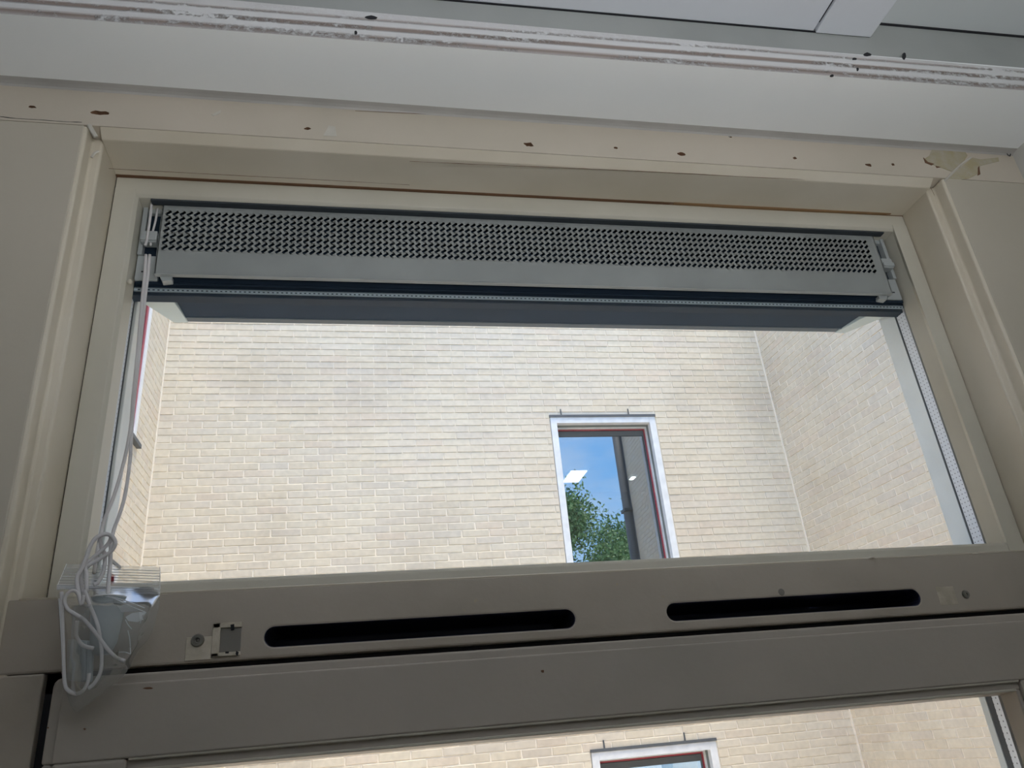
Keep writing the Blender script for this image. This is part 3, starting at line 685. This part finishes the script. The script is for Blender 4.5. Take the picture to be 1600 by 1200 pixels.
for zc in (1.0, 3.0): part('pipe_clip', MB().box(3.845, 4.015, 1.495, 1.665, zc, zc + .04), M['lintel'], dp)

def far_window(name, loc, rz, x0, x1, z0, z1, room=True, hooks=True, flush=False):
    w = root(name, (*loc[:2], z0), 'structure', rz=rz)
    b = z0
    def pt(nm, mb, m, par=w, **k):
        mb.v = [(p[0], p[1], p[2] - b) for p in mb.v]; return part(nm, mb, m, par, local=True, **k)
    fr = pt('frame', MB().ring(x0 + .004, x1 - .004, z0, z1 - .012, .055, -.004, .05), M['white_pvc'], bev=.002)
    if flush:
        pt('sash', MB().ring(x0 + .035, x1 - .035, z0 + .035, z1 - .045, .06, .006, .05), M['red'], bev=.002)
        pt('glass_pane', MB().box(x0 + .09, x1 - .09, .012, .016, z0 + .09, z1 - .10), M['far_glass'])
        pt('inner_blind', MB().box(x0 + .05, x1 - .05, .08, .09, z0 + .05, z1 - .05), M['room_dark'])
        pt('lintel_strip', MB().box(x0 - .002, x1 + .002, -.012, .06, z1 - .012, z1 + .008), M['lintel'])
        pt('sill', MB().box(x0 - .01, x1 + .06, -.03, .06, z0 - .03, z0), M['lintel'], bev=.002)
        return w
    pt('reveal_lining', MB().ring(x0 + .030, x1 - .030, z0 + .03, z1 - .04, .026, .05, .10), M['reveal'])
    pt('inner_frame', MB().ring(x0 + .050, x1 - .050, z0 + .05, z1 - .06, .016, .10, .135), M['white_pvc'])
    pt('sash', MB().ring(x0 + .056, x1 - .056, z0 + .056, z1 - .066, .022, .125, .150), M['red'], bev=.002)
    pt('inner_sash', MB().ring(x0 + .082, x1 - .082, z0 + .082, z1 - .092, (.004, .004, .02, .045), .128, .150), M['lintel'])
    pt('glass_pane', MB().box(x0 + .085, x1 - .085, .138, .142, z0 + .09, z1 - .11), M['far_glass'])
    pt('lintel_strip', MB().box(x0 - .002, x1 + .002, -.012, .06, z1 - .012, z1 + .008), M['lintel'])
    pt('sill', MB().box(x0 - .01, x1 + .01, -.05, .06, z0 - .03, z0), M['lintel'], bev=.002)
    if hooks:
        for hx in (x0 + .105, x1 - .24): pt('pin', MB().tube([(hx, -.004, z1), (hx, -.004, z1 + .04), (hx - .001, -.004, z1 + .062)], .006, 6), M['lintel'])
    if room:
        xa, xb, ya, yb, za, zb = x0 - 1.6, x1 + 2.2, .16, 3.8, z0 - .9, z1 + .5
        mb = MB()
        mb.box(xa, xb, yb, yb + .05, za, zb).box(xa - .05, xa, ya, yb, za, zb).box(xb, xb + .05, ya, yb, za, zb).box(xa, xb, ya, yb, zb, zb + .05).box(xa, xb, ya, yb, za - .05, za)
        pt('room_shell', mb, M['room_dark'])
    return w
far_window('window_3', (0, YW), 0, *up)
far_window('window_4', (0, YW), 0, *lo, room=False)
far_window('window_5', (-1.49, 0), R(90), 4.35, 5.40, 2.155, 3.9, flush=True)
far_window('window_7', (-1.49, 0), R(90), 4.35, 5.40, -.55, 1.285, flush=True)
# ceiling lamps in the room behind the far window
def lamp(name, x, y, z, sx, sy, ang, label, strength, group=None):
    r = root(name, (x, y, z), None, label, 'lamp', group, rz=ang)
    part('housing', MB().box(-sx / 2 - .02, sx / 2 + .02, -sy / 2 - .02, sy / 2 + .02, .004, .03), M['white_pvc'], r, .002, local=True)
    part('diffuser', MB().box(-sx / 2, sx / 2, -sy / 2, sy / 2, -.004, .006), m_emit('lamp_light', (1, .97, .9), strength), r, local=True)
    return r
lamp('ceiling_lamp', 2.70, 8.93, 3.02, .20, .42, 0, 'white ceiling lamp glowing behind the far window, beside its left edge', 6)
lamp('ceiling_lamp', 3.50, 9.05, 3.02, .05, .11, 0, 'smaller white ceiling lamp glowing behind the far window, near its right edge', 6)

# our own roof, so the courtyard only sees sky above it
s = part('roof', MB().box(-4.3, 4.3, YB - .3, .95, .86, 1.25), M['roof']); tag(s, 'structure')

# trees behind the building, mirrored in the far window
def tree(x, y, h, r, seed, label, n=26000):
    rs = np.random.RandomState(seed)
    t = root('tree', (x, y, GZ), None, label, 'tree')
    top = GZ + h
    tr = MB().tube([(x, y, GZ), (x + .1, y, GZ + h * .3), (x - .05, y + .1, GZ + h * .6), (x, y, top - r * .4)], [.22, .17, .11, .04], 8)
    part('trunk', tr, M['bark'], t)
    br = MB(); cs = []
    for i in range(16):
        a = rs.rand() * 6.28; zz = GZ + h * (.4 + .5 * rs.rand()); q = r * (.5 + .5 * rs.rand())
        e = (x + q * math.cos(a), y + q * math.sin(a), min(top, zz + q * .7)); cs.append(e)
        br.tube([(x, y, zz), ((x + e[0]) / 2, (y + e[1]) / 2, zz + q * .25), e], [.06, .035, .015], 6)
    part('branches', br, M['bark'], t)
    cs.append((x, y, top - r * .3))
    idx = rs.randint(0, len(cs), n); c = np.array(cs)[idx] + rs.normal(0, r * .23, (n, 3))
    v = []; f = []
    A = rs.normal(0, 1, (n, 3)); A /= np.linalg.norm(A, axis=1)[:, None]; B = np.cross(A, rs.normal(0, 1, (n, 3))); B /= np.linalg.norm(B, axis=1)[:, None]
    L_ = .065; Wd = .032
    V = np.stack([c - A * L_, c + B * Wd, c + A * L_, c - B * Wd], 1).reshape(-1, 3)
    mb = MB(); mb.v = [tuple(p) for p in V]; mb.f = [(4 * i, 4 * i + 1, 4 * i + 2, 4 * i + 3) for i in range(n)]; mb.mi = [0] * n
    part('foliage', mb, M['leaf'], t, kind='stuff', fix=False)
tree(5.6, -9.0, 8.6, 1.5, 1, 'leafy green tree mirrored in the left of the far window, tallest top')
tree(9.4, -13.0, 8.6, 1.9, 2, 'leafy green tree mirrored in the right of the far window')
tree(1.6, -12.5, 7.6, 1.9, 3, 'leafy green tree behind the building, left of the mirrored ones')

# ================================================================= cords, bag and what is in it
def YC(py):                                    # the cords hang plumb, swinging out over the transom near the bag
    return .7515 if py < 700 else (.7515 - (py - 700) / 220 * .065 if py < 920 else .6865)
def path(pix, dy=0, Y=None): return smooth_path([at(a, b, (Y if Y is not None else YC(b)) + dy) for a, b in pix], 5)
CR = .00165
cordr = root('pull_cord', tuple(at(226, 400, .7515)), None, 'thin white pull cord hanging from the left bracket of the ventilator', 'cord')
cb = .6665
c = MB()
c.tube(path([(237, 317), (234, 345), (230, 372), (227, 384)], 0, .7545), CR * .9)
c.tube(path([(246, 326), (243, 345), (238, 365), (235, 384)], 0, .7590), CR * .75)
c.tube(path([(228, 398), (226, 430), (221, 480), (214, 560), (208, 620), (204, 668), (194, 720), (178, 775), (164, 810), (157, 838), (152, 862), (147, 895)]), CR)
c.tube(path([(234, 398), (231, 430), (225, 480), (217, 560), (210, 620), (206, 668), (203, 720), (196, 770), (188, 800), (180, 822), (175, 838)], .002), CR)
part('strand', c, M['cord'], cordr, smooth=True)
l = MB()
Yb = lambda pts, y0, y1: smooth_path([at(a, b, y0 + (y1 - y0) * i / (len(pts) - 1)) for i, (a, b) in enumerate(pts)], 5)
l.tube(Yb([(124, 935), (120, 905), (127, 889), (135, 871), (139, 857), (148, 843), (159, 836), (172, 836), (180, 846), (178, 856), (169, 865), (151, 876), (138, 884), (129, 895), (127, 910), (131, 930)], .672, .680), CR)
l.tube(Yb([(135, 925), (135, 899), (133, 884), (142, 874), (159, 860), (170, 848), (173, 838), (165, 834), (150, 840), (141, 854), (136, 870), (124, 895), (121, 915)], .676, .684), CR)
l.tube(Yb([(175, 838), (173, 860), (172, 883), (170, 905), (169, 924), (166, 944)], .690, .672), CR)
l.tube(Yb([(156, 841), (159, 856), (164, 868), (162, 891), (154, 909), (146, 914)], .684, .678), CR)
part('loop', l, M['cord'], cordr, smooth=True)
l = MB(); CR = .00138
l.tube(Yb([(131, 930), (127, 944), (122, 928), (114, 923), (104, 929), (101, 940), (106, 952), (118, 960), (132, 969), (150, 990), (168, 1014), (181, 1027), (195, 1033)], .6535, .6545), CR)
l.tube(Yb([(96, 925), (97, 956), (99, 1019), (101, 1066), (107, 1079), (119, 1084), (131, 1078), (138, 1063), (139, 1052)], .6570, .6570), CR)
l.tube(Yb([(132, 922), (140, 945), (152, 975), (158, 1008), (159, 1030), (157, 1050), (148, 1067), (138, 1076)], .6540, .6560), CR)
l.tube(Yb([(121, 970), (119, 990), (123, 1001), (131, 1009), (146, 1013)], .6545, .6545), CR)
part('coil', l, M['cord'], cordr, smooth=True)

bag = root('plastic_bag', tuple(at(170, 925, .68)), None, 'clear zip-lock plastic bag with coiled cord inside, hanging at the left end of the transom', 'bag')
rowsL = [(917, 89, 250), (930, 90, 250), (945, 90.5, 249), (960, 91, 246), (975, 92, 242), (990, 93, 237), (1003, 94.5, 229), (1016, 95.5, 216), (1030, 97, 208), (1043, 98, 203), (1056, 99, 193), (1070, 101, 176), (1084, 104, 158), (1098, 108, 141), (1111, 116, 124)]
def sheet(front):
    nu = 26; V = []; rows = []
    rr = []
    for (a, b) in zip(rowsL[:-1], rowsL[1:]):
        for k in range(3): t = k / 3; rr.append(tuple(a[i] + (b[i] - a[i]) * t for i in range(3)))
    rr.append(rowsL[-1])
    for i, (py, xa, xb) in enumerate(rr):
        for j in range(nu + 1):
            u = j / nu; px = xa + (xb - xa) * u
            e = (4 * u * (1 - u)) ** .6
            vb = min(1, i / 6) * min(1, (len(rr) - 1 - i) / 8)
            by = .6775 if py > 985 else .6870 - max(0, (py - 930)) / 55 * .0095
            nzv = noise.noise(Vector((px * .045, py * .03, 1 if front else 5))) * .0035 + noise.noise(Vector((px * .11 + py * .05, py * .09, 2))) * .0012
            if front: Y = by - (.0345 * e * vb) + nzv * vb * (e + .2) - .0008
            else: Y = by - abs(nzv) * .3 * vb
            V.append(at(px, py, Y))
    n = len(rr)
    F = [(i * (nu + 1) + j, i * (nu + 1) + j + 1, (i + 1) * (nu + 1) + j + 1, (i + 1) * (nu + 1) + j) for i in range(n - 1) for j in range(nu)]
    return MB().add(V, F)
part('front_film', sheet(True), M['film'], bag, smooth=True, fix=False)
part('back_film', sheet(False), M['film'], bag, smooth=True, fix=False)
def fl(px, py): return at(px, py, .6870 + (.712 - .6870) * (917 - py) / 35)
V = []; nu = 16
for i in range(8):
    t = i / 7; py = 917 - 36 * t; xa = 89 + 15 * t; xb = 250
    for j in range(nu + 1):
        px = xa + (xb - xa) * j / nu; yy = py + 5 * j / nu * (1 if t > .5 else .3) + 0
        p = fl(px, yy); p.y += .0006 * math.sin(i * 2.2 + j * .3); V.append(p)
part('flap', MB().add(V, [(i * (nu + 1) + j, i * (nu + 1) + j + 1, (i + 1) * (nu + 1) + j + 1, (i + 1) * (nu + 1) + j) for i in range(7) for j in range(nu)]), M['film_thick'], bag, smooth=True, fix=False)
zz = MB()
for dy in (0, 3.2, 6.4): zz.tube([at(89, 914.5 + dy * .8, .6855), at(150, 916 + dy, .6850), at(205, 919 + dy, .6850), at(250, 921.5 + dy, .6855)], .00085, 5)
part('zip_strip', zz, M['white_pvc'], bag, label='raised white zip strip')
zz = MB()
for k in range(6): zz.tube([fl(104 - k * 2.2, 888 + k * 4.2), fl(150, 889 + k * 4.2), fl(205, 890.5 + k * 4.2), fl(249, 892 + k * 4.2)], .0003, 4)
zz.tube([fl(89, 917), fl(104, 881)], .0003, 4).tube([fl(250, 920), fl(250, 886)], .0003, 4)
part('flap_rib', zz, M['white_pvc'], bag)
fo = MB()
for pts in ([(150, 930), (175, 934), (200, 945), (228, 957)], [(165, 930), (200, 940), (226, 950)], [(196, 968), (200, 976), (206, 983)], [(228, 957), (222, 966), (219, 974)], [(185, 1019), (195, 1019), (204, 1022)], [(204, 1022), (203, 1000), (200, 985)], [(92, 935), (95, 980), (98, 1040)]):
    fo.tube(smooth_path([at(a, b, .6560) for a, b in pts], 4), .0004, 5)
part('fold_crease', fo, M['film_fold_glint'], bag)
chip([(196, 964), (206, 958), (218, 956), (229, 957), (222, 962), (224, 968), (214, 972), (200, 970)], .6560, M['film_fold_glint'], bag, 'crumpled_highlight', .0006)  # bright highlight on the bag, built as a white film patch
chip([(152, 929), (172, 931), (196, 941), (224, 954), (210, 955), (190, 957), (184, 948), (170, 938)], .6575, M['film_thick'], bag, 'crumpled_highlight', .0006)
part('printed_mark', MB().add([at(172, 901, .6935), at(178, 901, .6935), at(178, 910, .6935), at(172, 910, .6935), at(172, 901, .694), at(178, 901, .694), at(178, 910, .694), at(172, 910, .694)], [(0, 1, 2, 3), (7, 6, 5, 4), (0, 4, 5, 1), (2, 6, 7, 3)]), M['red'], bag, label='tiny dark printed mark on the flap')

cw = root('cord_weight', tuple(at(165, 1008, .668)), None, 'pale grey cup-shaped cord weight inside the plastic bag, upper of the two fittings', 'weight')
p0 = at(165, 978, .668)
part('cup', MB().lathe([(.0001, -.021), (.006, -.021), (.0095, -.012), (.0112, .004), (.0122, .0195), (.0128, .0215), (.0118, .0215), (.0108, .018), (.0085, -.008), (.0001, -.012)], tuple(p0), 24), M['weight'], cw, smooth=True)
part('rim', MB().tube([(p0.x + .0124 * math.cos(a), p0.y + .0124 * math.sin(a), p0.z + .0212) for a in np.linspace(0, 2 * math.pi, 25)], .0006, 5), M['white_pvc'], cw, smooth=True)
cs = root('cord_tensioner', tuple(at(122, 1066, .665)), None, 'flat grey plastic cord tensioner inside the plastic bag, lower of the two fittings', 'fitting')
a, b, c4, d = at(104, 998, .668), at(146, 1001, .668), at(143, 1066, .668), at(103, 1063, .668)
v = [a, b, c4, d] + [q + Vector((0, .005, 0)) for q in (a, b, c4, d)]
part('body', MB().add(v, [(0, 1, 2, 3), (7, 6, 5, 4), (0, 4, 5, 1), (1, 5, 6, 2), (2, 6, 7, 3), (3, 7, 4, 0)]), M['weight'], cs, .002)
part('ridge', MB().tube([at(131, 1003, .6672), at(130, 1062, .6672)], .0022, 8, 0, .5), M['weight'], cs, smooth=True)

# ================================================================= added fill light (made-up uplighter behind the camera)
lx, ly, lz = .22, -.34, .03
rl = root('fill_uplighter', (lx, ly, ZF), None, 'made-up fill light, a white uplighter out of frame behind the viewpoint', 'lamp')
part('fill_light_base', MB().lathe([(.0001, .03), (.05, .028), (.14, .012), (.15, 0), (.0001, 0)], (lx, ly, ZF), 32), M['white_pvc'], rl, smooth=True)
part('fill_light_pole', MB().tube([(lx, ly, ZF + .02), (lx, ly, -1), (lx, ly, lz - .09)], .012, 12), M['white_pvc'], rl, smooth=True)
part('fill_light_bowl', MB().lathe([(.0001, -.10), (.06, -.095), (.14, -.06), (.21, -.005), (.235, .022), (.231, .022), (.205, 0), (.13, -.05), (.0001, -.085)], (lx, ly, lz), 40), M['white_pvc'], rl, smooth=True)
part('diffuser', MB().lathe([(.0001, .0), (.204, .0), (.204, -.004), (.0001, -.004)], (lx, ly, lz), 40), m_emit('fill_uplighter_light', (.98, .985, 1), 15.0), rl)
